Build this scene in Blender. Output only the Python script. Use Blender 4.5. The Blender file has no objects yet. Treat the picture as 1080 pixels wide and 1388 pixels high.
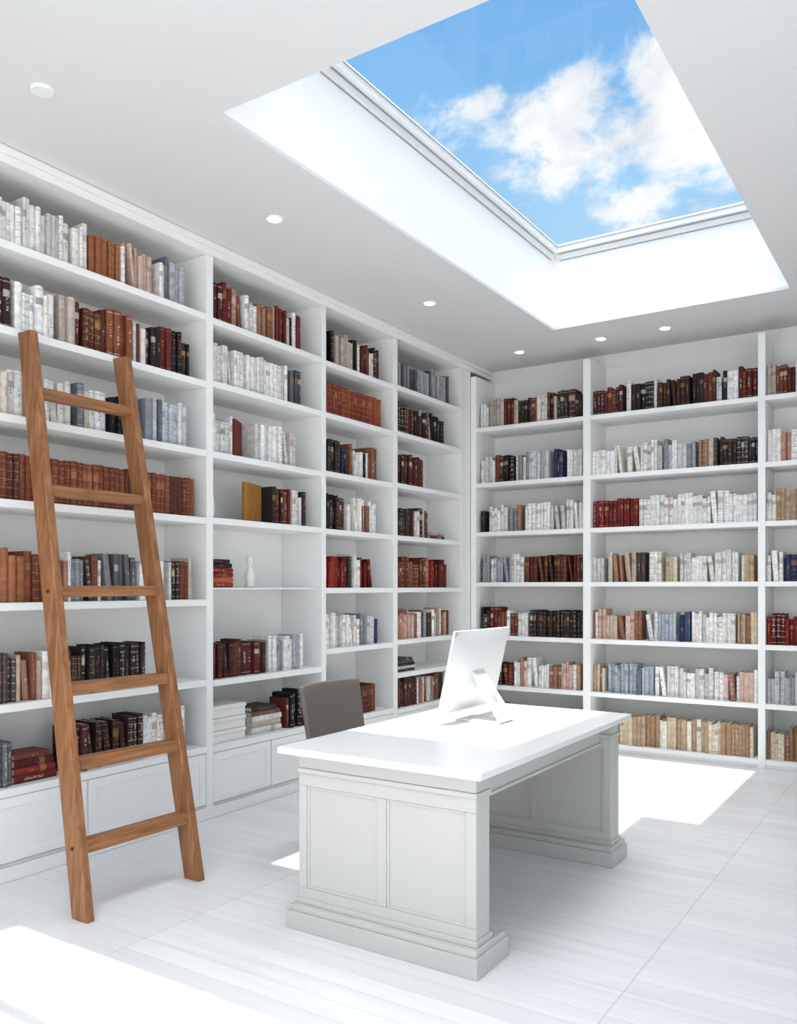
import bpy, bmesh, math, random
from mathutils import Vector, Matrix
random.seed(11)
scene = bpy.context.scene
scene.view_settings.view_transform = 'Standard'
scene.view_settings.look = 'None'

# ------------------------------------------------------------------ helpers
def lin(c):
    return tuple(((v/255)/12.92 if v/255 <= 0.04045 else ((v/255+0.055)/1.055)**2.4) for v in c)

def new_mat(name):
    m = bpy.data.materials.new(name); m.use_nodes = True
    nt = m.node_tree
    return m, nt, nt.nodes['Principled BSDF']

def N(nt, t, **kw):
    n = nt.nodes.new(t)
    for k, v in kw.items():
        setattr(n, k, v)
    return n

def math_node(nt, op, a, b=None, clamp=False, c=None):
    n = nt.nodes.new('ShaderNodeMath'); n.operation = op; n.use_clamp = clamp
    for i, v in enumerate((a, b, c)):
        if v is None: continue
        if isinstance(v, (int, float)): n.inputs[i].default_value = v
        else: nt.links.new(v, n.inputs[i])
    return n.outputs[0]

def mix_col(nt, fac, a, b, blend='MIX'):
    n = nt.nodes.new('ShaderNodeMix'); n.data_type = 'RGBA'; n.blend_type = blend
    for sock, v in ((n.inputs[0], fac), (n.inputs[6], a), (n.inputs[7], b)):
        if isinstance(v, (int, float)): sock.default_value = v
        elif isinstance(v, tuple): sock.default_value = v if len(v) == 4 else v+(1,)
        else: nt.links.new(v, sock)
    return n.outputs[2]

def paint(name, rgb, rough=0.5, var=0.02, metallic=0.0, spec=0.4):
    m, nt, p = new_mat(name)
    tc = N(nt, 'ShaderNodeTexCoord'); nz = N(nt, 'ShaderNodeTexNoise')
    nz.inputs['Scale'].default_value = 3.0; nz.inputs['Detail'].default_value = 4
    nt.links.new(tc.outputs['Object'], nz.inputs['Vector'])
    c = lin(rgb); d = tuple(max(0, x*(1-var*2)) for x in c)
    out = mix_col(nt, nz.outputs['Fac'], c, d)
    nt.links.new(out, p.inputs['Base Color'])
    p.inputs['Roughness'].default_value = rough
    p.inputs['Metallic'].default_value = metallic
    p.inputs['Specular IOR Level'].default_value = spec
    return m

M_wall = paint('wall_paint', (240, 240, 239), 0.7, 0.01)
M_ceil = paint('ceiling_paint', (224, 224, 224), 0.8, 0.01)
M_shaft = paint('shaft_paint', (254, 254, 254), 0.7, 0.0)
M_case = paint('bookcase_lacquer', (243, 243, 242), 0.45, 0.008)
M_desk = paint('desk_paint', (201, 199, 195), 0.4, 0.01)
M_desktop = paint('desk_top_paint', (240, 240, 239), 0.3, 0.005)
M_frame = paint('window_frame_paint', (240, 240, 240), 0.4, 0.0)
M_alu = paint('aluminium', (226, 226, 227), 0.35, 0.01, 0.15)
M_white = paint('white_plastic', (240, 240, 240), 0.3, 0.0)
M_dark = paint('dark_glass', (15, 15, 17), 0.1, 0.0)
M_leather = paint('chair_leather', (92, 86, 82), 0.42, 0.06)
M_bronze = paint('chair_frame_bronze', (70, 52, 42), 0.35, 0.05, 0.6)
M_chrome = paint('chrome', (200, 200, 205), 0.12, 0.0, 1.0)
M_ceram = paint('ceramic', (235, 235, 232), 0.2, 0.01)
M_box = paint('cardboard_white', (236, 234, 230), 0.6, 0.02)
M_grey = paint('gasket_grey', (165, 165, 165), 0.5, 0.0)
M_blocker = paint('sun_blocker_paint', (225, 225, 222), 0.8, 0.02)  # only for the added sun-blocking volume

def wood(name, sc):
    m, nt, p = new_mat(name)
    tc = N(nt, 'ShaderNodeTexCoord'); mp = N(nt, 'ShaderNodeMapping')
    mp.inputs['Scale'].default_value = sc
    nt.links.new(tc.outputs['Object'], mp.inputs[0])
    nz = N(nt, 'ShaderNodeTexNoise'); nz.inputs['Scale'].default_value = 2.2
    nz.inputs['Detail'].default_value = 8; nz.inputs['Distortion'].default_value = 0.6
    nt.links.new(mp.outputs[0], nz.inputs['Vector'])
    cr = N(nt, 'ShaderNodeValToRGB')
    cr.color_ramp.elements[0].position = 0.3; cr.color_ramp.elements[0].color = lin((120, 78, 46))+(1,)
    cr.color_ramp.elements[1].position = 0.72; cr.color_ramp.elements[1].color = lin((174, 124, 82))+(1,)
    e = cr.color_ramp.elements.new(0.5); e.color = lin((150, 99, 61))+(1,)
    nt.links.new(nz.outputs['Fac'], cr.inputs[0])
    nt.links.new(cr.outputs[0], p.inputs['Base Color'])
    p.inputs['Roughness'].default_value = 0.5
    b = N(nt, 'ShaderNodeBump'); b.inputs['Strength'].default_value = 0.15
    nt.links.new(nz.outputs['Fac'], b.inputs['Height']); nt.links.new(b.outputs[0], p.inputs['Normal'])
    return m
M_wood = wood('ladder_wood', (22, 22, 1.6))
M_woodr = wood('ladder_rung_wood', (26, 1.6, 26))

def floor_mat():
    m, nt, p = new_mat('floor_white_planks')
    tc = N(nt, 'ShaderNodeTexCoord'); sp = N(nt, 'ShaderNodeSeparateXYZ')
    nt.links.new(tc.outputs['Object'], sp.inputs[0])
    x, y = sp.outputs[0], sp.outputs[1]
    def line(coord, off, period, w):
        a = math_node(nt, 'ADD', coord, off+100*period)
        a = math_node(nt, 'MODULO', a, period)
        a = math_node(nt, 'SUBTRACT', a, period/2)
        a = math_node(nt, 'ABSOLUTE', a)
        return math_node(nt, 'LESS_THAN', a, w)
    fine = line(y, 0.0, 0.105, 0.002)
    bigx = line(x, 0.98+0.9, 1.8, 0.0022)
    bigy = line(y, 0.2, 1.26, 0.0024)
    row = math_node(nt, 'FLOOR', math_node(nt, 'DIVIDE', math_node(nt, 'ADD', y, 10.5+0.0525), 0.105))
    col = math_node(nt, 'FLOOR', math_node(nt, 'DIVIDE', math_node(nt, 'ADD', x, 18.98), 1.8))
    cb = N(nt, 'ShaderNodeCombineXYZ'); nt.links.new(row, cb.inputs[0]); nt.links.new(col, cb.inputs[1])
    wn = N(nt, 'ShaderNodeTexWhiteNoise'); nt.links.new(cb.outputs[0], wn.inputs['Vector'])
    mp = N(nt, 'ShaderNodeMapping'); mp.inputs['Scale'].default_value = (1.0, 14, 1)
    nt.links.new(tc.outputs['Object'], mp.inputs[0])
    nz = N(nt, 'ShaderNodeTexNoise'); nz.inputs['Scale'].default_value = 1.5; nz.inputs['Detail'].default_value = 3
    nt.links.new(mp.outputs[0], nz.inputs['Vector'])
    c = mix_col(nt, wn.outputs[0], lin((235, 235, 236)), lin((226, 226, 228)))
    nf = N(nt, 'ShaderNodeMapRange'); nf.inputs[1].default_value = .42; nf.inputs[2].default_value = .9
    nt.links.new(nz.outputs['Fac'], nf.inputs[0])
    c = mix_col(nt, nf.outputs[0], c, lin((218, 219, 221)))
    c = mix_col(nt, math_node(nt, 'MULTIPLY', fine, 0.3), c, lin((165, 165, 168)))
    c = mix_col(nt, math_node(nt, 'MULTIPLY', math_node(nt, 'MAXIMUM', bigx, math_node(nt, 'MULTIPLY', bigy, .5)), 0.5), c, lin((160, 160, 163)))
    nt.links.new(c, p.inputs['Base Color'])
    p.inputs['Roughness'].default_value = 0.32
    return m
M_floor = floor_mat()

def glass_mat():
    m, nt, p = new_mat('clear_glass')
    nt.nodes.remove(p)
    out = [n for n in nt.nodes if n.type == 'OUTPUT_MATERIAL'][0]
    tr = N(nt, 'ShaderNodeBsdfTransparent'); tr.inputs[0].default_value = (0.985, 0.995, 1, 1)
    gl = N(nt, 'ShaderNodeBsdfGlossy'); gl.inputs['Roughness'].default_value = 0.0
    ge = N(nt, 'ShaderNodeNewGeometry')
    dp = N(nt, 'ShaderNodeVectorMath'); dp.operation = 'DOT_PRODUCT'
    nt.links.new(ge.outputs['Incoming'], dp.inputs[0]); nt.links.new(ge.outputs['Normal'], dp.inputs[1])
    c = math_node(nt, 'ABSOLUTE', dp.outputs['Value'])
    f = math_node(nt, 'POWER', math_node(nt, 'SUBTRACT', 1.0, c, clamp=True), 5.0)
    f = math_node(nt, 'MULTIPLY_ADD', f, .85, clamp=True, c=.035)
    mx = N(nt, 'ShaderNodeMixShader')
    nt.links.new(f, mx.inputs[0]); nt.links.new(tr.outputs[0], mx.inputs[1]); nt.links.new(gl.outputs[0], mx.inputs[2])
    nt.links.new(mx.outputs[0], out.inputs[0])
    return m
M_glass = glass_mat()

def emis(name, rgb, s):
    m, nt, p = new_mat(name)
    p.inputs['Base Color'].default_value = lin(rgb)+(1,)
    p.inputs['Emission Color'].default_value = lin(rgb)+(1,)
    p.inputs['Emission Strength'].default_value = s
    return m
M_lamp = emis('downlight_lens', (255, 252, 245), 1.5)

class MB:
    """mesh builder with several materials"""
    def __init__(s): s.v = []; s.f = []; s.m = []; s.mats = []
    def mi(s, mat):
        if mat not in s.mats: s.mats.append(mat)
        return s.mats.index(mat)
    def box(s, x0, x1, y0, y1, z0, z1, mat, M=None):
        b = len(s.v); i = s.mi(mat)
        for z in (z0, z1):
            for (x, y) in ((x0, y0), (x1, y0), (x1, y1), (x0, y1)):
                p = Vector((x, y, z))
                s.v.append(M @ p if M else p)
        for q in ((0, 3, 2, 1), (4, 5, 6, 7), (0, 1, 5, 4), (1, 2, 6, 5), (2, 3, 7, 6), (3, 0, 4, 7)):
            s.f.append(tuple(b+k for k in q)); s.m.append(i)
    def lathe(s, prof, cx, cy, mat, n=24, M=None):
        b = len(s.v); i = s.mi(mat)
        for (r, z) in prof:
            for k in range(n):
                a = 2*math.pi*k/n
                p = Vector((cx+r*math.cos(a), cy+r*math.sin(a), z))
                s.v.append(M @ p if M else p)
        for j in range(len(prof)-1):
            for k in range(n):
                k2 = (k+1) % n
                s.f.append((b+j*n+k, b+j*n+k2, b+(j+1)*n+k2, b+(j+1)*n+k)); s.m.append(i)
        s.f.append(tuple(b+k for k in reversed(range(n)))); s.m.append(i)
        t = b+(len(prof)-1)*n
        s.f.append(tuple(t+k for k in range(n))); s.m.append(i)
    def obj(s, name, parent=None, bevel=0.0, smooth=False, seg=2):
        me = bpy.data.meshes.new(name); me.from_pydata([tuple(v) for v in s.v], [], s.f)
        for m in s.mats: me.materials.append(m)
        me.polygons.foreach_set('material_index', s.m)
        if smooth: me.polygons.foreach_set('use_smooth', [True]*len(me.polygons))
        me.update()
        o = bpy.data.objects.new(name, me); scene.collection.objects.link(o)
        if parent: o.parent = parent
        if bevel:
            bv = o.modifiers.new('bevel', 'BEVEL'); bv.width = bevel; bv.segments = seg
            bv.limit_method = 'ANGLE'; bv.angle_limit = math.radians(40)
        return o

def empty(name, loc=(0, 0, 0)):
    e = bpy.data.objects.new(name, None); scene.collection.objects.link(e)
    e.empty_display_size = 0.2
    return e

# ------------------------------------------------------------------ dims
CZ = 3.60; GZ = 4.22
XL, XR = -4.28, 2.6
YB, YF = -2.4, 7.66
FX = -3.88        # front plane of left bookcase
FY = 7.24         # front plane of end bookcase

b = MB(); b.box(XL-.12, XR+.12, YB-.12, YF+.12, -.1, 0, M_floor); b.obj('floor')
b = MB(); b.box(XL-.12, XL, YB-.12, YF+.12, 0, CZ, M_wall); b.obj('wall_left')
b = MB(); b.box(XL, XR, YF, YF+.12, 0, CZ, M_wall); b.obj('wall_end')
b = MB()
wy0, wy1, wz0, wz1 = -1.9, 3.4, 0.25, 3.3
b.box(XR, XR+.12, YB-.12, wy0, 0, CZ, M_wall); b.box(XR, XR+.12, wy1, YF+.12, 0, CZ, M_wall)
b.box(XR, XR+.12, wy0, wy1, 0, wz0, M_wall); b.box(XR, XR+.12, wy0, wy1, wz1, CZ, M_wall)
b.obj('wall_right')
def win_frame(name, axis, pos, a0, a1, z0, z1, n):
    b = MB()
    def bx(p0, p1, q0, q1, mat=M_frame, t0=.02, t1=.10):
        if axis == 'x': b.box(pos+t0, pos+t1, p0, p1, q0, q1, mat)
        else: b.box(p0, p1, pos-t1, pos-t0, q0, q1, mat)
    bx(a0, a1, z0, z0+.06); bx(a0, a1, z1-.06, z1)
    for i in range(n+1):
        c = a0+.03+(a1-a0-.06)*i/n
        bx(c-.03, c+.03, z0+.06, z1-.06)
    i = b.mi(M_glass); k = len(b.v)
    for (p, q) in ((a0+.06, z0+.06), (a1-.06, z0+.06), (a1-.06, z1-.06), (a0+.06, z1-.06)):
        b.v.append(Vector((pos+.058, p, q)) if axis == 'x' else Vector((p, pos-.058, q)))
    b.f.append((k, k+1, k+2, k+3)); b.m.append(i)
    b.obj(name)
win_frame('fill_window_right', 'x', XR, wy0, wy1, wz0, wz1, 4)  # unseen window added in the right wall to let in fill light
b = MB()
rx0, rx1, rz0, rz1 = -3.7, 2.1, 0.1, 3.3
b.box(XL, rx0, YB-.12, YB, 0, CZ, M_wall); b.box(rx1, XR, YB-.12, YB, 0, CZ, M_wall)
b.box(rx0, rx1, YB-.12, YB, 0, rz0, M_wall); b.box(rx0, rx1, YB-.12, YB, rz1, CZ, M_wall)
b.obj('wall_rear')
win_frame('fill_window_rear', 'y', YB, rx0, rx1, rz0, rz1, 4)  # added rear glazing, out of view, brightens the room

S1 = (-2.79, -0.97, 2.79, 6.67)
S2 = (-3.15, 0.6, -0.9, 1.72)
b = MB()
xs = sorted({XL-.12, XR+.12, S1[0], S1[1], S2[0], S2[1]}); ys = sorted({YB-.12, YF+.12, S1[2], S1[3], S2[2], S2[3]})
def inside(cx, cy, s): return s[0] < cx < s[1] and s[2] < cy < s[3]
for i in range(len(xs)-1):
    for j in range(len(ys)-1):
        cx, cy = (xs[i]+xs[i+1])/2, (ys[j]+ys[j+1])/2
        if inside(cx, cy, S1) or inside(cx, cy, S2): continue
        b.box(xs[i], xs[i+1], ys[j], ys[j+1], CZ, CZ+.02, M_ceil)
for s in (S1, S2):
    t = .1; z = CZ+.02
    b.box(s[0]-t, s[0], s[2]-t, s[3]+t, z, GZ, M_shaft); b.box(s[1], s[1]+t, s[2]-t, s[3]+t, z, GZ, M_shaft)
    b.box(s[0], s[1], s[2]-t, s[2], z, GZ, M_shaft); b.box(s[0], s[1], s[3], s[3]+t, z, GZ, M_shaft)
b.obj('ceiling')

def skylight(name, s, bars):
    b = MB()
    for (z0, z1, w) in ((GZ-.05, GZ-.001, .022), (GZ, GZ+.06, .06)):
        b.box(s[0], s[0]+w, s[2], s[3], z0, z1, M_frame); b.box(s[1]-w, s[1], s[2], s[3], z0, z1, M_frame)
        b.box(s[0]+w, s[1]-w, s[2], s[2]+w, z0, z1, M_frame); b.box(s[0]+w, s[1]-w, s[3]-w, s[3], z0, z1, M_frame)
    for zg, o in ((GZ-.008, .0225), (GZ-.056, .0005), (GZ+.04, .0605)):
        b.box(s[0]+o, s[0]+o+.006, s[2]+.06, s[3]-.06, zg, zg+.005, M_grey)
        b.box(s[0]+.06, s[1]-.06, s[3]-o-.006, s[3]-o, zg, zg+.005, M_grey)
    w = .06
    for y in bars: b.box(s[0]+w, s[1]-w, y-.03, y+.03, GZ, GZ+.06, M_frame)
    i = b.mi(M_glass); n = len(b.v); z = GZ+.048
    b.v += [Vector((s[0]+w, s[2]+w, z)), Vector((s[0]+w, s[3]-w, z)), Vector((s[1]-w, s[3]-w, z)), Vector((s[1]-w, s[2]+w, z))]
    b.f.append((n, n+1, n+2, n+3)); b.m.append(i)
    b.obj(name)
skylight('window_1', S1, [])
skylight('window_4', S2, [1.2])

b = MB()  # unseen block added on the roof to shade floor right of desk
b.box(-.82, 2.4, 2.3, 4.5, GZ-.5, 5.0, M_blocker)
b.box(-1.22, 2.4, 2.3, 4.5, 5.0, 7.0, M_blocker)
b.obj('roof_sun_blocker')

# ------------------------------------------------------------------ bookcases
T = .04
left_up = [(-1.6, -1.54), (0.26, 0.32), (1.99, 2.05), (3.776, 3.833), (4.93, 4.982), (5.887, 5.954), (7.055, 7.238)]
Lsh = {
 0: [3.15, 2.73, 2.30, 1.88, 1.37, .87, .454],
 1: [3.15, 2.73, 2.30, 1.88, 1.37, .87, .454],
 2: [3.15, 2.73, 2.30, 1.88, 1.37, .87, .454],
 3: [3.14, 2.745, 2.30, 1.885, .86, .446],
 4: [3.13, 2.745, 2.31, 1.88, 1.44, .985, .44],
 5: [3.14, 2.755, 2.32, 1.88, 1.44, 1.0, .72, .42]}
XB = XL+.004
b = MB()
for i, (a, c) in enumerate(left_up):
    b.box(XB+.014, FX, a, c, 0.001, CZ-.08, M_case)
b.box(XB, XB+.013, left_up[0][0], FY-.002, 0.001, CZ-.08, M_case)
for i in range(6):
    y0, y1 = left_up[i][1], left_up[i+1][0]
    for k, z in enumerate(Lsh[i]):
        base = (k == len(Lsh[i])-1)
        b.box(XB+.014, FX-.002+(.004 if base else 0), y0, y1, z-T, z, M_case)
    if i == 3: b.box(XB+.014, FX-.06, y0, y1, 1.43, 1.442, M_white)
    zt = Lsh[i][-1]-T
    b.box(XB+.014, FX-.012, y0, y1, 0.001, .085, M_case)
    nd = 2
    wd = (y1-y0)/nd
    for d in range(nd):
        a0, a1 = y0+wd*d+.003, y0+wd*(d+1)-.003
        z0, z1 = .09, zt-.004
        X0 = FX-.022
        b.box(X0, FX-.010, a0, a1, z0, z1, M_case)
        s = .05
        b.box(FX-.0105, FX-.003, a0, a1, z0, z0+s, M_case); b.box(FX-.0105, FX-.003, a0, a1, z1-s, z1, M_case)
        b.box(FX-.0105, FX-.003, a0, a0+s, z0+s, z1-s, M_case); b.box(FX-.0105, FX-.003, a1-s, a1, z0+s, z1-s, M_case)
b.box(XB, FX+.012, left_up[0][0], YF-.004, CZ-.079, CZ-.037, M_case)
b.box(XB, FX+.03, left_up[0][0], YF-.004, CZ-.036, CZ-.003, M_case)
b.box(FX+.0005, FX+.012, left_up[0][0], FY-.004, 0.001, .07, M_case)
b.obj('bookcase', bevel=.002, seg=1)

end_up = [(-3.879, -3.82), (-2.747, -2.678), (-1.288, -1.233), (0.12, 0.18), (1.45, 1.51), (2.5, 2.59)]
Esh = [2.97, 2.44, 1.97, 1.49, .985, .515, .07]
b = MB()
for a, c in end_up:
    b.box(a, c, FY, YF-.016, 0.001, 3.47, M_case)
b.box(end_up[0][0], 2.59, YF-.015, YF-.004, 0.001, 3.47, M_case)
for i in range(5):
    for z in Esh:
        b.box(end_up[i][1], end_up[i+1][0], FY+.002, YF-.016, z-T, z, M_case)
    b.box(end_up[i][1], end_up[i+1][0], FY+.012, YF-.016, 0.001, .03, M_case)
b.obj('bookcase', bevel=.002, seg=1)

# ------------------------------------------------------------------ books
def book_mat():
    m, nt, p = new_mat('book_cloth_and_leather')
    at = N(nt, 'ShaderNodeAttribute'); at.attribute_name = 'bcol'
    dc = N(nt, 'ShaderNodeAttribute'); dc.attribute_name = 'dcol'
    uv = N(nt, 'ShaderNodeUVMap'); uv.uv_map = 'spine'
    sp = N(nt, 'ShaderNodeSeparateXYZ'); nt.links.new(uv.outputs[0], sp.inputs[0])
    u, v = sp.outputs[0], sp.outputs[1]
    st = dc.outputs['Alpha']; rnd = at.outputs['Alpha']
    tc = N(nt, 'ShaderNodeTexCoord')
    valid = math_node(nt, 'GREATER_THAN', u, -0.5)
    def band(c, w): return math_node(nt, 'LESS_THAN', math_node(nt, 'ABSOLUTE', math_node(nt, 'SUBTRACT', v, c)), w)
    bands = math_node(nt, 'MAXIMUM', band(.08, .01), band(.93, .01))
    bands2 = bands
    for c in (.26, .44, .62, .8): bands2 = math_node(nt, 'MAXIMUM', bands2, band(c, .01))
    isl = math_node(nt, 'GREATER_THAN', st, .66)
    mid = math_node(nt, 'MULTIPLY', math_node(nt, 'GREATER_THAN', st, .33), math_node(nt, 'SUBTRACT', 1.0, isl))
    bm = math_node(nt, 'ADD', math_node(nt, 'MULTIPLY', bands2, isl), math_node(nt, 'MULTIPLY', bands, mid))
    cb = N(nt, 'ShaderNodeCombineXYZ')
    nt.links.new(math_node(nt, 'MULTIPLY', u, 2.6), cb.inputs[0])
    nt.links.new(math_node(nt, 'MULTIPLY', v, 26.0), cb.inputs[1])
    nt.links.new(math_node(nt, 'MULTIPLY', rnd, 57.0), cb.inputs[2])
    nz = N(nt, 'ShaderNodeTexNoise'); nz.inputs['Scale'].default_value = 1.0; nz.inputs['Detail'].default_value = 1
    nt.links.new(cb.outputs[0], nz.inputs['Vector'])
    txt = math_node(nt, 'GREATER_THAN', nz.outputs['Fac'], .53)
    ua = math_node(nt, 'ABSOLUTE', math_node(nt, 'SUBTRACT', u, .5))
    strip = math_node(nt, 'LESS_THAN', ua, .17)
    lo = math_node(nt, 'MULTIPLY_ADD', rnd, .4, c=.2)
    hi = math_node(nt, 'MULTIPLY_ADD', st, .3, c=.58)
    vr = math_node(nt, 'MULTIPLY', math_node(nt, 'GREATER_THAN', v, lo), math_node(nt, 'LESS_THAN', v, hi))
    txt = math_node(nt, 'MULTIPLY', math_node(nt, 'MULTIPLY', txt, strip), vr)
    txt = math_node(nt, 'MULTIPLY', txt, .6)
    lab = math_node(nt, 'MULTIPLY', band(.7, .07), math_node(nt, 'GREATER_THAN', math_node(nt, 'FRACT', math_node(nt, 'MULTIPLY', rnd, 7.0)), .72))
    deco = math_node(nt, 'MAXIMUM', math_node(nt, 'MAXIMUM', math_node(nt, 'MULTIPLY', bm, .5), txt), math_node(nt, 'MULTIPLY', lab, .6))
    # darker joint at both spine edges
    edge = math_node(nt, 'MULTIPLY', math_node(nt, 'GREATER_THAN', ua, .42), valid)
    deco = math_node(nt, 'MULTIPLY', deco, valid)
    wear = N(nt, 'ShaderNodeTexNoise'); wear.inputs['Scale'].default_value = 30; wear.inputs['Detail'].default_value = 4
    nt.links.new(tc.outputs['Object'], wear.inputs['Vector'])
    wr = N(nt, 'ShaderNodeMapRange'); wr.inputs[1].default_value = .35; wr.inputs[2].default_value = .7
    wr.inputs[3].default_value = .8; wr.inputs[4].default_value = 1.12
    nt.links.new(wear.outputs['Fac'], wr.inputs[0])
    vm = N(nt, 'ShaderNodeVectorMath'); vm.operation = 'SCALE'
    nt.links.new(at.outputs['Color'], vm.inputs[0]); nt.links.new(wr.outputs[0], vm.inputs['Scale'])
    c = mix_col(nt, deco, vm.outputs[0], dc.outputs['Color'])
    nt.links.new(c, p.inputs['Base Color'])
    p.inputs['Roughness'].default_value = 0.6
    p.inputs['Specular IOR Level'].default_value = 0.3
    return m
M_book = book_mat()

PAL = {
 'W': [(238,237,234),(228,227,224),(243,242,240),(222,221,218),(234,230,222),(240,240,240),(205,203,200)],
 'WG': [(228,228,228),(195,198,202),(160,165,172),(236,235,232),(130,136,144)],
 'PW': [(218,190,178),(238,234,230),(180,136,118),(205,175,160),(236,236,234),(140,96,80)],
 'GB': [(165,175,186),(140,152,164),(200,208,215),(176,182,188),(100,112,128),(214,214,214),(228,228,226)],
 'BR': [(118,62,42),(100,50,34),(140,80,52),(88,46,34),(152,94,62)],
 'BRD': [(62,32,26),(74,36,28),(52,30,26),(92,46,34),(84,28,26)],
 'LEA': [(116,60,40),(98,48,33),(132,74,50),(86,44,32)],
 'OR': [(128,56,36),(142,68,46),(116,48,32)],
 'RD': [(118,22,24),(138,34,30),(98,22,24),(80,24,24)],
 'BK': [(30,28,30),(40,34,34),(22,22,26),(54,44,42),(38,32,40)],
 'GY': [(96,98,102),(72,76,84),(128,130,134),(54,58,66),(160,162,166)],
 'BL': [(48,68,106),(34,48,84),(66,84,116)],
 'TN': [(184,158,130),(164,134,106),(208,190,164),(140,106,80),(224,212,192),(232,226,214)],
 'YL': [(215,170,85),(225,190,120),(236,232,222)],
 'MIX': [(236,234,230),(222,220,216),(46,38,38),(104,50,38),(132,84,62),(30,30,36),(190,172,156),(98,32,30),(240,240,238)],
 'MIXL': [(238,236,232),(228,224,220),(190,166,148),(160,118,96),(126,72,54),(130,136,144),(240,240,240),(208,198,186),(70,60,58)],
 'MIXD': [(40,34,36),(30,26,30),(82,40,32),(112,54,40),(56,42,38),(190,178,166),(94,28,28),(22,22,28),(228,224,220)],
}
class Books:
    def __init__(s): s.v = []; s.f = []; s.c = []; s.d = []; s.uv = []
    def quad(s, idx, col, dec, uvs=None):
        s.f.append(idx)
        for k in range(len(idx)):
            s.c.append(col); s.d.append(dec)
            s.uv.append(uvs[k] if uvs else (-1, -1))
    def book(s, M, w, dep, h, col, dec, rnd, sty):
        """local: x 0..w, y 0 (spine) .. dep, z 0..h"""
        C = lin(col)+(rnd,); D = lin(dec)+(sty,)
        P = lin((232, 226, 212))+(rnd,); PD = lin((200, 195, 180))+(0,)
        t = min(.003, w*.12); ns = 4
        bul = min(.009, w*.26)
        outer = []
        outer.append((w, dep))
        for k in range(ns+1):
            a = k/ns; x = w*(1-a); y = bul*(1-math.sin(math.pi*a))-0.0
            outer.append((x, y))
        outer.append((0, dep))
        inner = [(w-t, dep)] + [(w-t-(w-2*t)*k/ns, t+bul*(1-math.sin(math.pi*k/ns))*1.0) for k in range(ns+1)] + [(t, dep)]
        b0 = len(s.v); n = len(outer)
        for z in (0, h):
            for (x, y) in outer: s.v.append(M @ Vector((x, y, z)))
        for z in (0, h):
            for (x, y) in inner: s.v.append(M @ Vector((x, y, z)))
        for k in range(n-1):
            a, c = b0+k, b0+k+1
            spine = 1 <= k < n-2
            uv = None
            if spine:
                u0 = 1-(k-1)/ns; u1 = 1-k/ns
                uv = [(u1, 0), (u0, 0), (u0, 1), (u1, 1)]
            s.quad((c, a, a+n, c+n), C, D, uv)
            a2, c2 = b0+2*n+k, b0+2*n+k+1
            s.quad((a2, c2, c2+n, a2+n), C, D)
            s.quad((a+n, a2+n, c2+n, c+n), C, D)
            s.quad((a, c, c2, a2), C, D)
        for (a, a2) in ((b0, b0+2*n), (b0+n-1, b0+3*n-1)):
            s.quad((a, a2, a2+n, a+n), C, D)
        z0, z1 = .003, h-.005; y0, y1 = bul+t, dep-.004; x0, x1 = t, w-t
        q = len(s.v)
        for z in (z0, z1):
            for (x, y) in ((x0, y0), (x1, y0), (x1, y1), (x0, y1)): s.v.append(M @ Vector((x, y, z)))
        for f in ((4, 5, 6, 7), (2, 3, 7, 6), (0, 3, 2, 1)):
            s.quad(tuple(q+k for k in f), P, PD)
    def obj(s, name, parent=None):
        me = bpy.data.meshes.new(name); me.from_pydata([tuple(v) for v in s.v], [], s.f)
        me.materials.append(M_book)
        a = me.color_attributes.new('bcol', 'FLOAT_COLOR', 'CORNER'); a.data.foreach_set('color', [x for c in s.c for x in c])
        a = me.color_attributes.new('dcol', 'FLOAT_COLOR', 'CORNER'); a.data.foreach_set('color', [x for c in s.d for x in c])
        u = me.uv_layers.new(name='spine'); u.data.foreach_set('uv', [x for c in s.uv for x in c])
        o = bpy.data.objects.new(name, me); scene.collection.objects.link(o)
        if parent: o.parent = parent
        return o

def deco_for(col, pal):
    l = sum(col)/3
    if pal in ('LEA', 'OR'): return random.choice([(176,122,82),(166,108,72),(60,30,22)])
    if l > 150: return random.choice([(90,86,84),(130,120,115),(150,130,115),(110,110,120),(150,90,75),(120,125,135),(180,172,162)])
    return random.choice([(185,140,94),(205,196,184),(166,124,80),(214,206,196),(150,110,72)])

ML = Matrix.Translation((FX, 0, 0)) @ Matrix.Rotation(math.radians(90), 4, 'Z')
ME = Matrix.Translation((0, FY, 0))

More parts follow.
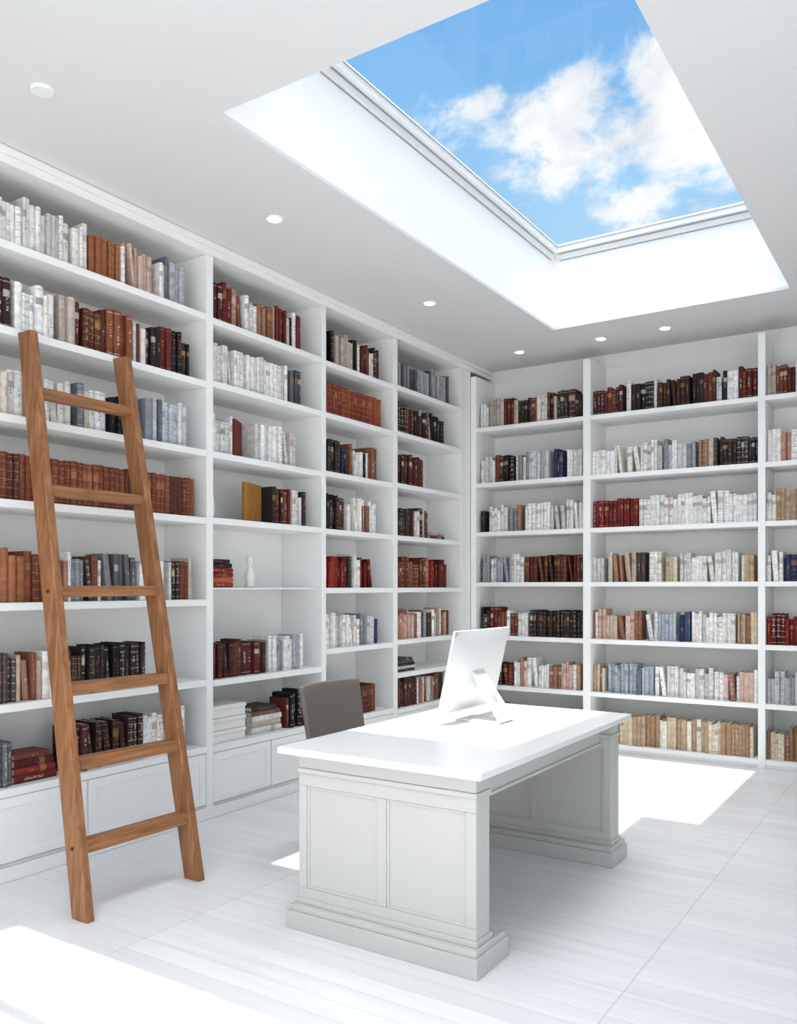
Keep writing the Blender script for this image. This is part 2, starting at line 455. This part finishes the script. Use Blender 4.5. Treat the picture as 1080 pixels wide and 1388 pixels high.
def fill(B, base, s0, s1, z, segs):
    L = s1-s0
    for sg in segs:
        f0, f1, pal = sg[:3]
        hmin, hmax = (sg[3], sg[4]) if len(sg) > 4 else (.2, .268)
        wmin, wmax = (sg[5], sg[6]) if len(sg) > 6 else (.019, .042)
        uni = pal in ('LEA', 'OR')
        x = s0+f0*L+.004; e = s0+f1*L-.004
        setn = 0; cw = None
        while True:
            if setn <= 0:
                setn = random.choice([1, 1, 1, 2, 3]) if not uni else random.choice([2, 3, 5])
                if not uni or cw is None:
                    H = random.uniform(hmin, hmax); cw = random.uniform(wmin, wmax)
                ccol = random.choice(PAL[pal]); cd = deco_for(ccol, pal); sty = random.random()
                if uni: sty = .9
            setn -= 1
            w = cw*random.uniform(.95, 1.05); h = H+random.uniform(-.003, .003)
            if uni: w = cw*random.uniform(.8, 1.15); h = H+random.uniform(-.006, .003)
            if x+w > e: break
            j = random.uniform(-8, 8)
            col = tuple(min(250, max(5, c+j)) for c in ccol)
            dep = random.uniform(.15, .19); t0 = random.uniform(.03, .06) if not uni else random.uniform(.036, .044)
            lean = 0
            if not uni and random.random() < .07 and x+w+.05 < e:
                lean = math.radians(random.uniform(4, 10))
            if lean:
                off = h*math.sin(lean)
                M = base @ Matrix.Translation((x+off, t0, z+.001)) @ Matrix.Rotation(-lean, 4, 'Y')
                B.book(M, w, dep, h, col, cd, random.random(), sty)
                x += off+w/math.cos(lean)+.002
            else:
                M = base @ Matrix.Translation((x, t0, z+.001))
                B.book(M, w, dep, h, col, cd, random.random(), sty)
                x += w+random.uniform(.0005, .002)

def stack(B, base, s, t, z, items):
    for (th, ln, dp, col) in items:
        M = base @ Matrix.Translation((s, t, z+.001)) @ Matrix.Rotation(math.radians(90), 4, 'Y') @ Matrix.Translation((-th, 0, 0))
        B.book(M, th, dp, ln, col, deco_for(col, ''), random.random(), .3)
        z += th+.0012
    return z

BL_ = Books()
def bay(i): return left_up[i][1], left_up[i+1][0]
rows3 = [
 [(0,.46,'W'),(.46,.52,'MIXL'),(.52,.64,'BR'),(.64,.79,'PW'),(.8,.95,'GB')],
 [(.05,.27,'BRD',.23,.27),(.27,.42,'W'),(.42,.5,'MIXD'),(.5,.7,'BR',.22,.27,.03,.05),(.7,.87,'MIXD'),(.87,.95,'BK')],
 [(0,.36,'MIXL'),(.36,.48,'W'),(.48,.6,'MIXL'),(.6,.68,'BK'),(.68,.94,'GB')],
 [(0,.97,'LEA',.235,.24,.034,.042)],
 [(0,.40,'BR',.22,.27,.03,.05),(.4,.58,'MIXL'),(.58,.72,'GY',.24,.27),(.72,.84,'W'),(.85,.96,'MIXD')],
 [(0,.42,'MIXL'),(.42,.52,'MIXD'),(.52,.76,'BK',.24,.26)],
 [(.0,.27,'GY'),(.45,.74,'BRD',.22,.26,.03,.045),(.74,.93,'W')]]
for r, z in enumerate(Lsh[2]): fill(BL_, ML, *bay(2), z, rows3[r])
for bi in (0, 1):
    for r, z in enumerate(Lsh[bi]):
        fill(BL_, ML, *bay(bi), z, [(0.02, .45, random.choice(['W', 'MIX', 'MIXL', 'BR'])), (.45, .9, random.choice(['MIX', 'MIXD', 'W', 'GB']))])
y0, y1 = bay(2)
stack(BL_, ML, y0+.27*(y1-y0), .05, .454, [(.04,.24,.16,(100,30,26)),(.035,.23,.16,(130,44,36)),(.04,.22,.16,(80,26,24)),(.03,.2,.15,(110,54,44))])
rows = [
 [(0,.2,'RD',.24,.27),(.2,.5,'MIXL'),(.5,.88,'MIX')],
 [(0,.74,'W',.23,.27),(.74,.86,'GY')],
 [(0,.2,'W'),(.4,.82,'W',.23,.26)],
 [(.56,.74,'MIXD',.23,.26),(.74,.9,'MIX')],
 [(0,.5,'BRD',.2,.24,.035,.05),(.5,.87,'WG')]]
for r, z in enumerate([3.14, 2.745, 2.30, 1.885, .86]): fill(BL_, ML, *bay(3), z, rows[r])
y0, y1 = bay(3)
def face_book(s, t, z, w, h, th, col, yaw=25):
    M = ML @ Matrix.Translation((s, t, z+.001)) @ Matrix.Rotation(math.radians(yaw), 4, 'Z')
    BL_.book(M @ Matrix.Translation((0, th, 0)) @ Matrix.Rotation(math.radians(-90), 4, 'Z'), th, w, h, col, col, random.random(), .1)
face_book(y0+.25, .05, 2.30, .17, .25, .03, (112, 40, 30), 30)
face_book(y0+.34, .04, 1.885, .24, .26, .035, (160, 108, 44), 18)
stack(BL_, ML, y0+.01, .08, 1.442, [(.035,.25,.17,(140,68,44)),(.03,.25,.17,(186,92,60)),(.03,.25,.17,(110,34,30)),(.028,.25,.17,(140,24,26)),(.03,.24,.17,(34,30,32)),(.025,.22,.16,(52,34,34))])
stack(BL_, ML, y0+.42, .06, .446, [(.045,.3,.2,(228,224,218)),(.035,.29,.2,(190,180,168)),(.04,.3,.2,(226,220,212)),(.03,.28,.2,(110,80,66)),(.03,.25,.19,(50,42,40))])
fill(BL_, ML, y0, y1, .446, [(.7,.9,'MIXD')])
rows = [
 [(0,.14,'BK'),(.14,.86,'MIXD')],
 [(0,.88,'OR',.235,.24,.035,.045)],
 [(0,.3,'BK',.24,.26),(.3,.42,'BL'),(.42,.84,'MIX')],
 [(0,.35,'MIXD'),(.35,.85,'PW')],
 [(0,.4,'RD'),(.4,.62,'MIXL'),(.62,.78,'RD')],
 [(0,.55,'W'),(.55,.8,'WG'),(.8,.88,'BL')],
 [(0,.45,'BK'),(.45,.8,'LEA',.22,.24)]]
for r, z in enumerate(Lsh[4]): fill(BL_, ML, *bay(4), z, rows[r])
rows = [
 [(0,.9,'GY')],[(0,.3,'BRD'),(.3,.8,'MIXD')],[(0.02,.5,'BRD',.24,.27,.03,.05)],[(0,.55,'MIXD')],[(0,.55,'BR'),(.55,.85,'RD')],
 [(0,.45,'PW'),(.45,.85,'MIXL')],[],[(0,.35,'BRD'),(.35,.8,'MIXL')]]
for r, z in enumerate(Lsh[5]): fill(BL_, ML, *bay(5), z, rows[r])
y0, y1 = bay(5)
stack(BL_, ML, y0+.05, .05, .72, [(.02,.3,.2,(60,58,60)),(.025,.32,.2,(210,208,204)),(.025,.3,.2,(40,38,40)),(.02,.28,.2,(90,86,84)),(.02,.26,.18,(50,48,50))])
stack(BL_, ML, y0+.62, .05, 1.88, [(.03,.25,.18,(110,34,30)),(.03,.24,.18,(200,190,180))])
BL_.obj('shelf_books')

BE = Books()
def ebay(i): return end_up[i][1], end_up[i+1][0]
rowsE = [
 [ [(.02,.1,'W'),(.1,1,'MIXD')], [(.02,.17,'W'),(.17,.36,'MIXD'),(.36,.7,'WG'),(.72,.83,'BL'),(.84,1,'W')],
   [(0.02,.1,'BK'),(.1,.3,'W'),(.3,.45,'MIXL'),(.45,1,'W')], [(0.02,.12,'GY'),(.12,.45,'WG'),(.45,1,'BRD',.235,.25)],
   [(0.02,.12,'BK'),(.12,.5,'MIX'),(.5,1,'BK',.235,.25)], [(0.02,.35,'MIXD'),(.35,1,'PW')], [(0.02,1,'TN')] ],
 [ [(0,.22,'BRD'),(.22,.42,'MIXD'),(.42,.62,'BRD'),(.62,.8,'MIXD'),(.8,1,'MIX')], [(0,.22,'W'),(.22,.45,'W'),(.45,.66,'WG'),(.66,.78,'MIXL'),(.78,1,'BK')],
   [(0,.3,'RD',.23,.25),(.3,1,'W')], [(0,.1,'W'),(.1,.36,'MIXL'),(.36,.46,'YL'),(.46,.55,'TN'),(.55,.9,'W'),(.9,1,'TN')],
   [(0,.34,'PW'),(.34,.55,'GB'),(.55,.62,'BL'),(.62,.88,'W'),(.88,1,'TN')], [(0,.1,'TN'),(.1,.4,'GB'),(.4,.75,'W'),(.75,1,'PW')],
   [(0,.97,'TN',.23,.27)] ],
 [ [(0,.3,'MIXD'),(.3,1,'MIX')], [(0,.5,'PW'),(.5,1,'MIX')], [(0,.4,'TN'),(.4,1,'W')], [(0,.1,'W'),(.1,.35,'BL'),(.35,1,'MIXL')],
   [(0,.3,'RD'),(.3,1,'W')], [(0,1,'WG')], [(0,1,'TN')] ]]
for bi in range(5):
    rr = rowsE[bi] if bi < 3 else rowsE[(bi) % 3]
    for r, z in enumerate(Esh): fill(BE, ME, *ebay(bi), z, rr[r])
BE.obj('shelf_books')

# shelf accessories
y0, y1 = bay(3)
b = MB(); cy = y0+.48; cx = FX-.14; z = 1.443
b.lathe([(.03, z), (.036, z+.01), (.03, z+.03), (.038, z+.07), (.034, z+.1), (.016, z+.13), (.012, z+.15), (.022, z+.165), (.026, z+.185), (.016, z+.205), (.004, z+.213)], cx, cy, M_ceram)
b.obj('ceramic_figurine', smooth=True)
b = MB(); cy = y0+.045; z = 1.886
b.lathe([(.02, z), (.032, z+.02), (.034, z+.08), (.02, z+.16), (.013, z+.22), (.017, z+.24)], cx+.06, cy, M_ceram)
b.obj('ceramic_vase', smooth=True)
b = MB(); z = .446
for k in range(3):
    b.box(FX-.27, FX-.04, y0+.01, y0+.33, z+k*.08+.001, z+k*.08+.052, M_box)
    b.box(FX-.275, FX-.035, y0+.005, y0+.335, z+k*.08+.053, z+k*.08+.079, M_box)
b.obj('storage_box', bevel=.003)

# ------------------------------------------------------------------ ladder
lad = empty('ladder')
fl, fr_ = Vector((-3.16, 2.345, 0.0)), Vector((-3.14, 2.975, 0.0))
tl, tr_ = Vector((-3.828, 2.52, 2.71)), Vector((-3.828, 3.09, 2.71))
def stile(f, t, name):
    b = MB(); i = b.mi(M_wood)
    hx, hy = .053, .021
    for P in (f, t):
        for (sx, sy) in ((-1, -1), (1, -1), (1, 1), (-1, 1)):
            b.v.append(Vector((P.x+sx*hx, P.y+sy*hy, P.z)))
    for q in ((0, 3, 2, 1), (4, 5, 6, 7), (0, 1, 5, 4), (1, 2, 6, 5), (2, 3, 7, 6), (3, 0, 4, 7)):
        b.f.append(q); b.m.append(i)
    return b.obj(name, lad, bevel=.005)
stile(fl, tl, 'stile_left'); stile(fr_, tr_, 'stile_right')
for k, t in enumerate((.885, .7046, .5267, .3617, .2388, .1094)):
    a = fl.lerp(tl, t); c = fr_.lerp(tr_, t)
    b = MB(); i = b.mi(M_woodr)
    for P in (a, c):
        for (sx, sz) in ((-1, -1), (1, -1), (1, 1), (-1, 1)):
            b.v.append(Vector((P.x+sx*.035-sz*.006, P.y, P.z+sz*.026)))
    for q in ((0, 1, 2, 3), (7, 6, 5, 4), (0, 4, 5, 1), (1, 5, 6, 2), (2, 6, 7, 3), (3, 7, 4, 0)):
        b.f.append(tuple(reversed(q))); b.m.append(i)
    b.obj('rung_%d' % (k+1), lad, bevel=.003)
b = MB()
for t in (.5267, .1094):
    P = fl.lerp(tl, t)
    M = Matrix.Translation((P.x, P.y-.021, P.z)) @ Matrix.Rotation(math.radians(90), 4, 'X')
    b.lathe([(.008, 0), (.008, .004), (.005, .006)], 0, 0, M_bronze, 12, M)
b.obj('bolts', lad)

# ------------------------------------------------------------------ desk
desk = empty('writing_desk')
DX0, DX1 = -2.34, -1.485
def ped(y0, y1, p0, p1, name):
    b = MB()
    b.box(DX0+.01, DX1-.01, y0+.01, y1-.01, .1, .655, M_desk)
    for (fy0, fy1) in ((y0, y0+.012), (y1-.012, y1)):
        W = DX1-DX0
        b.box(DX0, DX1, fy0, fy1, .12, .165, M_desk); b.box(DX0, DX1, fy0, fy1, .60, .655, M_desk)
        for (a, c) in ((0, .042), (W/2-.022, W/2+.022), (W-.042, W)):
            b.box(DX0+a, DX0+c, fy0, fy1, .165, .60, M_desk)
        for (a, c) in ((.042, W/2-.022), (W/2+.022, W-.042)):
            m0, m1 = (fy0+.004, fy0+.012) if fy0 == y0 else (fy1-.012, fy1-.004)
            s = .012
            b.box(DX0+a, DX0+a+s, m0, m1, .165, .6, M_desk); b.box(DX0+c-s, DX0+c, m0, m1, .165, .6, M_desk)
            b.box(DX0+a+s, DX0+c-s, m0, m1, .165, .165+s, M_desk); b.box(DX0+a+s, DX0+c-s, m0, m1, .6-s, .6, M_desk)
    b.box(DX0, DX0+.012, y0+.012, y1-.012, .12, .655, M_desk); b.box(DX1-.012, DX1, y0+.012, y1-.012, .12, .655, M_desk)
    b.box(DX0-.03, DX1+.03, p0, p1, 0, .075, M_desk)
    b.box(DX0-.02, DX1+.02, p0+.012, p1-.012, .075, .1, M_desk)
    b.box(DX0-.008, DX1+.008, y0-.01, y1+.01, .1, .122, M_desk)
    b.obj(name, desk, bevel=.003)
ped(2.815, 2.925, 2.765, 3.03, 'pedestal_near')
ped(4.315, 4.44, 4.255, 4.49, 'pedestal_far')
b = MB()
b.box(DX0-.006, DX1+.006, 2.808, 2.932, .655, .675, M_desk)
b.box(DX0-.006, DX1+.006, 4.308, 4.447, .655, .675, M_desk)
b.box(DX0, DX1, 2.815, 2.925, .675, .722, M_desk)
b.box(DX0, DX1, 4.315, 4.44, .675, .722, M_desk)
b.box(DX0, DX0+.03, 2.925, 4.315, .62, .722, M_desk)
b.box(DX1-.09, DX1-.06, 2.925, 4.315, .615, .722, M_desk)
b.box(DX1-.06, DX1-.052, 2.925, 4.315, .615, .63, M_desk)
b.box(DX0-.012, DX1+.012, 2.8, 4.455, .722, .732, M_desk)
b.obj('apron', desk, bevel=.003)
b = MB(); b.box(-2.43, -1.445, 2.775, 4.535, .732, .762, M_desktop)
b.obj('top', desk, bevel=.006)

# ------------------------------------------------------------------ computer
comp = empty('desktop_computer')
def screen():
    bot = Vector((-2.115, 3.62, .812)); top = Vector((-2.022, 3.62, 1.228))
    zax = (top-bot); H = zax.length; zax.normalize(); yax = Vector((0, 1, 0)); xax = yax.cross(zax)
    M = Matrix((xax, yax, zax)).transposed().to_4x4(); M.translation = bot
    b = MB(); W = .6
    b.box(-.012, 0, 0, W, 0, H, M_white, M)
    b.box(-.0135, -.012, .004, W-.004, .07, H-.004, M_dark, M)
    n = len(b.v); i = b.mi(M_alu); nu, nv = 12, 10
    for a in range(nu+1):
        for c in range(nv+1):
            u, v = a/nu*2-1, c/nv*2-1
            t = max(0, (1-u**4)*(1-v**4))
            b.v.append(M @ Vector((.0+.022*t, W*a/nu, H*c/nv)))
    for a in range(nu):
        for c in range(nv):
            p = n+a*(nv+1)+c
            b.f.append((p, p+nv+1, p+nv+2, p+1)); b.m.append(i)
    o = b.obj('display', comp)
    for pl in o.data.polygons:
        if pl.material_index == i: pl.use_smooth = True
screen()
b = MB(); ym = 3.90; i = b.mi(M_alu)
prof = [(-2.075, 1.03), (-2.045, 1.02), (-2.005, .96), (-1.895, .80), (-1.872, .775), (-1.885, .7635), (-2.13, .7635)]
prof2 = [(-2.075, 1.02), (-2.055, 1.005), (-2.017, .95), (-1.912, .80), (-1.898, .783), (-1.91, .7735), (-2.13, .7705)]
ws = [.06, .06, .065, .078, .08, .085, .095]
n = len(b.v)
for (p, q, w) in zip(prof, prof2, ws):
    for (pp, y) in ((p, ym-w), (p, ym+w), (q, ym+w), (q, ym-w)): b.v.append(Vector((pp[0], y, pp[1])))
for k in range(len(prof)-1):
    for e in range(4):
        e2 = (e+1) % 4
        b.f.append((n+4*k+e, n+4*k+e2, n+4*k+4+e2, n+4*k+4+e)); b.m.append(i)
b.f.append((n, n+3, n+2, n+1)); b.m.append(i); q = n+4*(len(prof)-1); b.f.append((q, q+1, q+2, q+3)); b.m.append(i)
b.obj('stand', comp, bevel=.002)
b = MB()
d = (Vector((-1.895, 0, .80))-Vector((-2.005, 0, .96))).normalized(); nr = Vector((0, 1, 0)).cross(d); nr = nr if nr.x > 0 else -nr
cpt = Vector((-1.95, ym, .88))+nr*.0005
xa = Vector((0, 1, 0)); ya = nr.cross(xa)
M = Matrix((xa, ya, nr)).transposed().to_4x4(); M.translation = cpt
b.lathe([(.024, 0), (.024, .0015), (.019, .0018)], 0, 0, M_grey, 24, M)
b.obj('cable_hole', comp)
kb = empty('keyboard')
b = MB(); b.box(-2.33, -2.215, 3.68, 4.08, .763, .772, M_alu)
b.obj('body', kb, bevel=.003)
b = MB()
for r in range(5):
    for c in range(14):
        b.box(-2.325+r*.0215, -2.325+r*.0215+.018, 3.69+c*.0275, 3.69+c*.0275+.024, .772, .7755, M_white)
b.obj('keys', kb)
b = MB(); b.box(-1.93, -1.72, 4.2, 4.36, .7625, .7665, M_box); b.box(-1.925, -1.725, 4.205, 4.355, .7665, .769, M_white)
b.obj('notepad')

# ------------------------------------------------------------------ chair
ch = empty('office_chair')
cx, cy = -2.69, 3.70
def grid_obj(name, fn, nu, nv, thick, mat, parent):
    vs = []; fs = []
    for a in range(nu+1):
        for c in range(nv+1): vs.append(fn(a/nu, c/nv))
    for a in range(nu):
        for c in range(nv):
            p = a*(nv+1)+c; fs.append((p, p+nv+1, p+nv+2, p+1))
    me = bpy.data.meshes.new(name); me.from_pydata(vs, [], fs); me.materials.append(mat)
    me.polygons.foreach_set('use_smooth', [True]*len(fs))
    o = bpy.data.objects.new(name, me); scene.collection.objects.link(o); o.parent = parent
    s = o.modifiers.new('s', 'SOLIDIFY'); s.thickness = thick; s.offset = 0
    bv = o.modifiers.new('b', 'BEVEL'); bv.width = thick*.3; bv.segments = 3; bv.limit_method = 'ANGLE'
    return o
def backf(u, v):
    w = (u-.5)*.52
    z = .52+.405*v
    x = cx-.15-.07*v+.06*(abs(w)/.26)**2
    return (x, cy+w*(.93+.07*v), z)
grid_obj('backrest', backf, 14, 10, .03, M_leather, ch)
def seatf(u, v):
    w = (u-.5)*.46; x = cx-.16+.42*v
    return (x, cy+w, .47-.02*(1-(abs(w)/.23)**2)-.03*max(0, v-.8)*5*.6)
grid_obj('seat', seatf, 12, 12, .06, M_leather, ch)
b = MB()
for s in (-1, 1):
    ya = cy+s*.2
    b.box(cx-.15, cx-.12, ya-.012, ya+.012, .41, .6, M_bronze)
    b.box(cx-.15, cx+.2, ya-.012, ya+.012, .41, .43, M_bronze)
b.obj('frame', ch, bevel=.003)
b = MB()
b.lathe([(.03, .09), (.03, .25), (.02, .25), (.02, .42)], cx+.02, cy, M_chrome, 20)
b.lathe([(.12, .41), (.12, .43)], cx+.02, cy, M_chrome, 20)
for k in range(5):
    a = 2*math.pi*k/5+.35
    M = Matrix.Translation((cx+.02, cy, 0)) @ Matrix.Rotation(a, 4, 'Z')
    b.box(.02, .29, -.018, .018, .075, .105, M_chrome, M)
    M2 = M @ Matrix.Translation((.28, 0, .028)) @ Matrix.Rotation(math.radians(90), 4, 'X')
    b.lathe([(.0275, -.018), (.0275, .018)], 0, 0, M_dark, 16, M2)
    b.box(.27, .29, -.008, .008, .05, .08, M_chrome, M)
b.obj('swivel_base', ch, bevel=.002)

# ------------------------------------------------------------------ ceiling fittings
def downlight(x, y, r=.042):
    e = empty('recessed_downlight')
    b = MB(); b.lathe([(r*1.25, CZ-.006), (r*1.3, CZ-.001)], x, y, M_white, 28); b.obj('ring', e)
    b = MB(); b.lathe([(r*.9, CZ-.010), (r, CZ-.006)], x, y, M_lamp, 28); b.obj('lens', e)
for (x, y) in ((-3.31, 3.76), (-3.31, 5.52), (-3.31, 7.12), (-2.54, 7.12), (-1.99, 7.12)):
    downlight(x, y)
b = MB(); b.lathe([(.045, CZ-.014), (.05, CZ-.01), (.052, CZ-.001)], -3.29, 2.235, M_white, 32); b.obj('smoke_detector')

# ------------------------------------------------------------------ world
w = bpy.data.worlds.new('sky'); scene.world = w; w.use_nodes = True
nt = w.node_tree; bg = nt.nodes['Background']
tc = N(nt, 'ShaderNodeTexCoord')
nrm = N(nt, 'ShaderNodeVectorMath'); nrm.operation = 'NORMALIZE'; nt.links.new(tc.outputs['Generated'], nrm.inputs[0])
D = nrm.outputs[0]
sp = N(nt, 'ShaderNodeSeparateXYZ'); nt.links.new(D, sp.inputs[0]); zz = sp.outputs[2]
cr = N(nt, 'ShaderNodeValToRGB'); nt.links.new(zz, cr.inputs[0])
els = cr.color_ramp.elements
els[0].position = 0.0; els[0].color = lin((240, 243, 246))+(1,)
els[1].position = 1.0; els[1].color = lin((150, 195, 240))+(1,)
for p, c in ((.3, (190, 226, 248)), (.4, (158, 210, 249)), (.5, (132, 193, 246)), (.6, (122, 183, 241))):
    e = els.new(p); e.color = lin(c)+(1,)
def dirpx(px, py):
    u = (px-540)/1150; v = (795-py)/1150
    return Vector((-.5452+.8383*u, .8383+.5452*u, v)).normalized()
nz = N(nt, 'ShaderNodeTexNoise'); nz.inputs['Scale'].default_value = 10.0; nz.inputs['Detail'].default_value = 12
nz.inputs['Roughness'].default_value = .62; nz.inputs['Distortion'].default_value = .25
mpw = N(nt, 'ShaderNodeMapping'); mpw.inputs['Scale'].default_value = (1, 1, 1.5); mpw.inputs['Location'].default_value = (3.1, .4, 1.7)
nt.links.new(D, mpw.inputs[0]); nt.links.new(mpw.outputs[0], nz.inputs['Vector'])
acc = None
for (vx, vy, vz, r, s) in [(*dirpx(x, y), r, s) for x, y, r, s in
        ((785, 135, .055, .95), (725, 170, .045, .8), (830, 165, .05, .7), (905, 110, .06, 1.0), (940, 160, .085, 1.0), (700, 215, .055, .9), (760, 215, .055, .95),
         (820, 215, .055, .9), (890, 205, .055, 1.0), (870, 275, .05, 1.0), (820, 290, .03, .6), (660, 145, .035, .55), (970, 235, .04, .7), (720, 265, .06, .4),
         (640, 250, .1, .35), (950, 285, .04, .5))]:
    ds = N(nt, 'ShaderNodeVectorMath'); ds.operation = 'DISTANCE'; nt.links.new(D, ds.inputs[0]); ds.inputs[1].default_value = (vx, vy, vz)
    mr = N(nt, 'ShaderNodeMapRange'); mr.interpolation_type = 'SMOOTHSTEP'
    mr.inputs[1].default_value = r*1.35; mr.inputs[2].default_value = 0; mr.inputs[3].default_value = 0; mr.inputs[4].default_value = s
    nt.links.new(ds.outputs['Value'], mr.inputs[0])
    acc = mr.outputs[0] if acc is None else math_node(nt, 'MAXIMUM', acc, mr.outputs[0])
amp = math_node(nt, 'MULTIPLY_ADD', nz.outputs['Fac'], 3.0, c=-1.5)
den = math_node(nt, 'ADD', acc, amp)
mr = N(nt, 'ShaderNodeMapRange'); mr.interpolation_type = 'SMOOTHSTEP'
mr.inputs[1].default_value = .22; mr.inputs[2].default_value = .85; nt.links.new(den, mr.inputs[0])
nz2 = N(nt, 'ShaderNodeTexNoise'); nz2.inputs['Scale'].default_value = 14; nz2.inputs['Detail'].default_value = 6
nt.links.new(D, nz2.inputs['Vector'])
cf = N(nt, 'ShaderNodeMapRange'); cf.inputs[1].default_value = .35; cf.inputs[2].default_value = .6; nt.links.new(nz2.outputs['Fac'], cf.inputs[0])
ccol = mix_col(nt, cf.outputs[0], lin((224, 234, 245)), (1.08, 1.08, 1.08))
skyc = mix_col(nt, mr.outputs[0], cr.outputs[0], ccol)
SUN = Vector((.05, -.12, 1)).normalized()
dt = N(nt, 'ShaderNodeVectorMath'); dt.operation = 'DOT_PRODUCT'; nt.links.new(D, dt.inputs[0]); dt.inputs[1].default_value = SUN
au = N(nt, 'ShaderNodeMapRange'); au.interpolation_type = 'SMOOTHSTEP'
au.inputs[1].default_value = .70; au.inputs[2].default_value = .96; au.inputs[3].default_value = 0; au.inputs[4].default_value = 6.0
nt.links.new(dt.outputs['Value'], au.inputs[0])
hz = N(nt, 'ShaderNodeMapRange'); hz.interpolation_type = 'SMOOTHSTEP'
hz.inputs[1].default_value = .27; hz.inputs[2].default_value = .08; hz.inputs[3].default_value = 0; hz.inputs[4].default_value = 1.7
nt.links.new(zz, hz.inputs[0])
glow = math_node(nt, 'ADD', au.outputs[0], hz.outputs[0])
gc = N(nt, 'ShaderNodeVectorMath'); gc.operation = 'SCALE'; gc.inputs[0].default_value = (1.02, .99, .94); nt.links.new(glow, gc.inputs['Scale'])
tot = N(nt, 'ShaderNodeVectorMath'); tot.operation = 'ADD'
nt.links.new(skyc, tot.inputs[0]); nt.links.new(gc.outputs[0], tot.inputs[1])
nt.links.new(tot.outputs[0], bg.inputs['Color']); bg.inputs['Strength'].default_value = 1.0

# sun
sl = bpy.data.lights.new('sun', 'SUN'); sl.energy = 6.5; sl.angle = math.radians(.5); sl.color = (1, .985, .95)
so = bpy.data.objects.new('sun', sl); scene.collection.objects.link(so)
so.rotation_euler = Vector((-.06, .12, -1)).to_track_quat('-Z', 'Y').to_euler(); so.location = (0, 2, 9)

# camera
cam = bpy.data.cameras.new('camera'); co = bpy.data.objects.new('camera', cam); scene.collection.objects.link(co)
cam.sensor_fit = 'HORIZONTAL'; cam.sensor_width = 36; cam.lens = 36*1150/1080
cam.shift_y = 101/1080
co.location = (0, 0, 1.45); co.rotation_euler = (math.radians(90), 0, math.radians(33.04))
cam.clip_start = .05
scene.camera = co
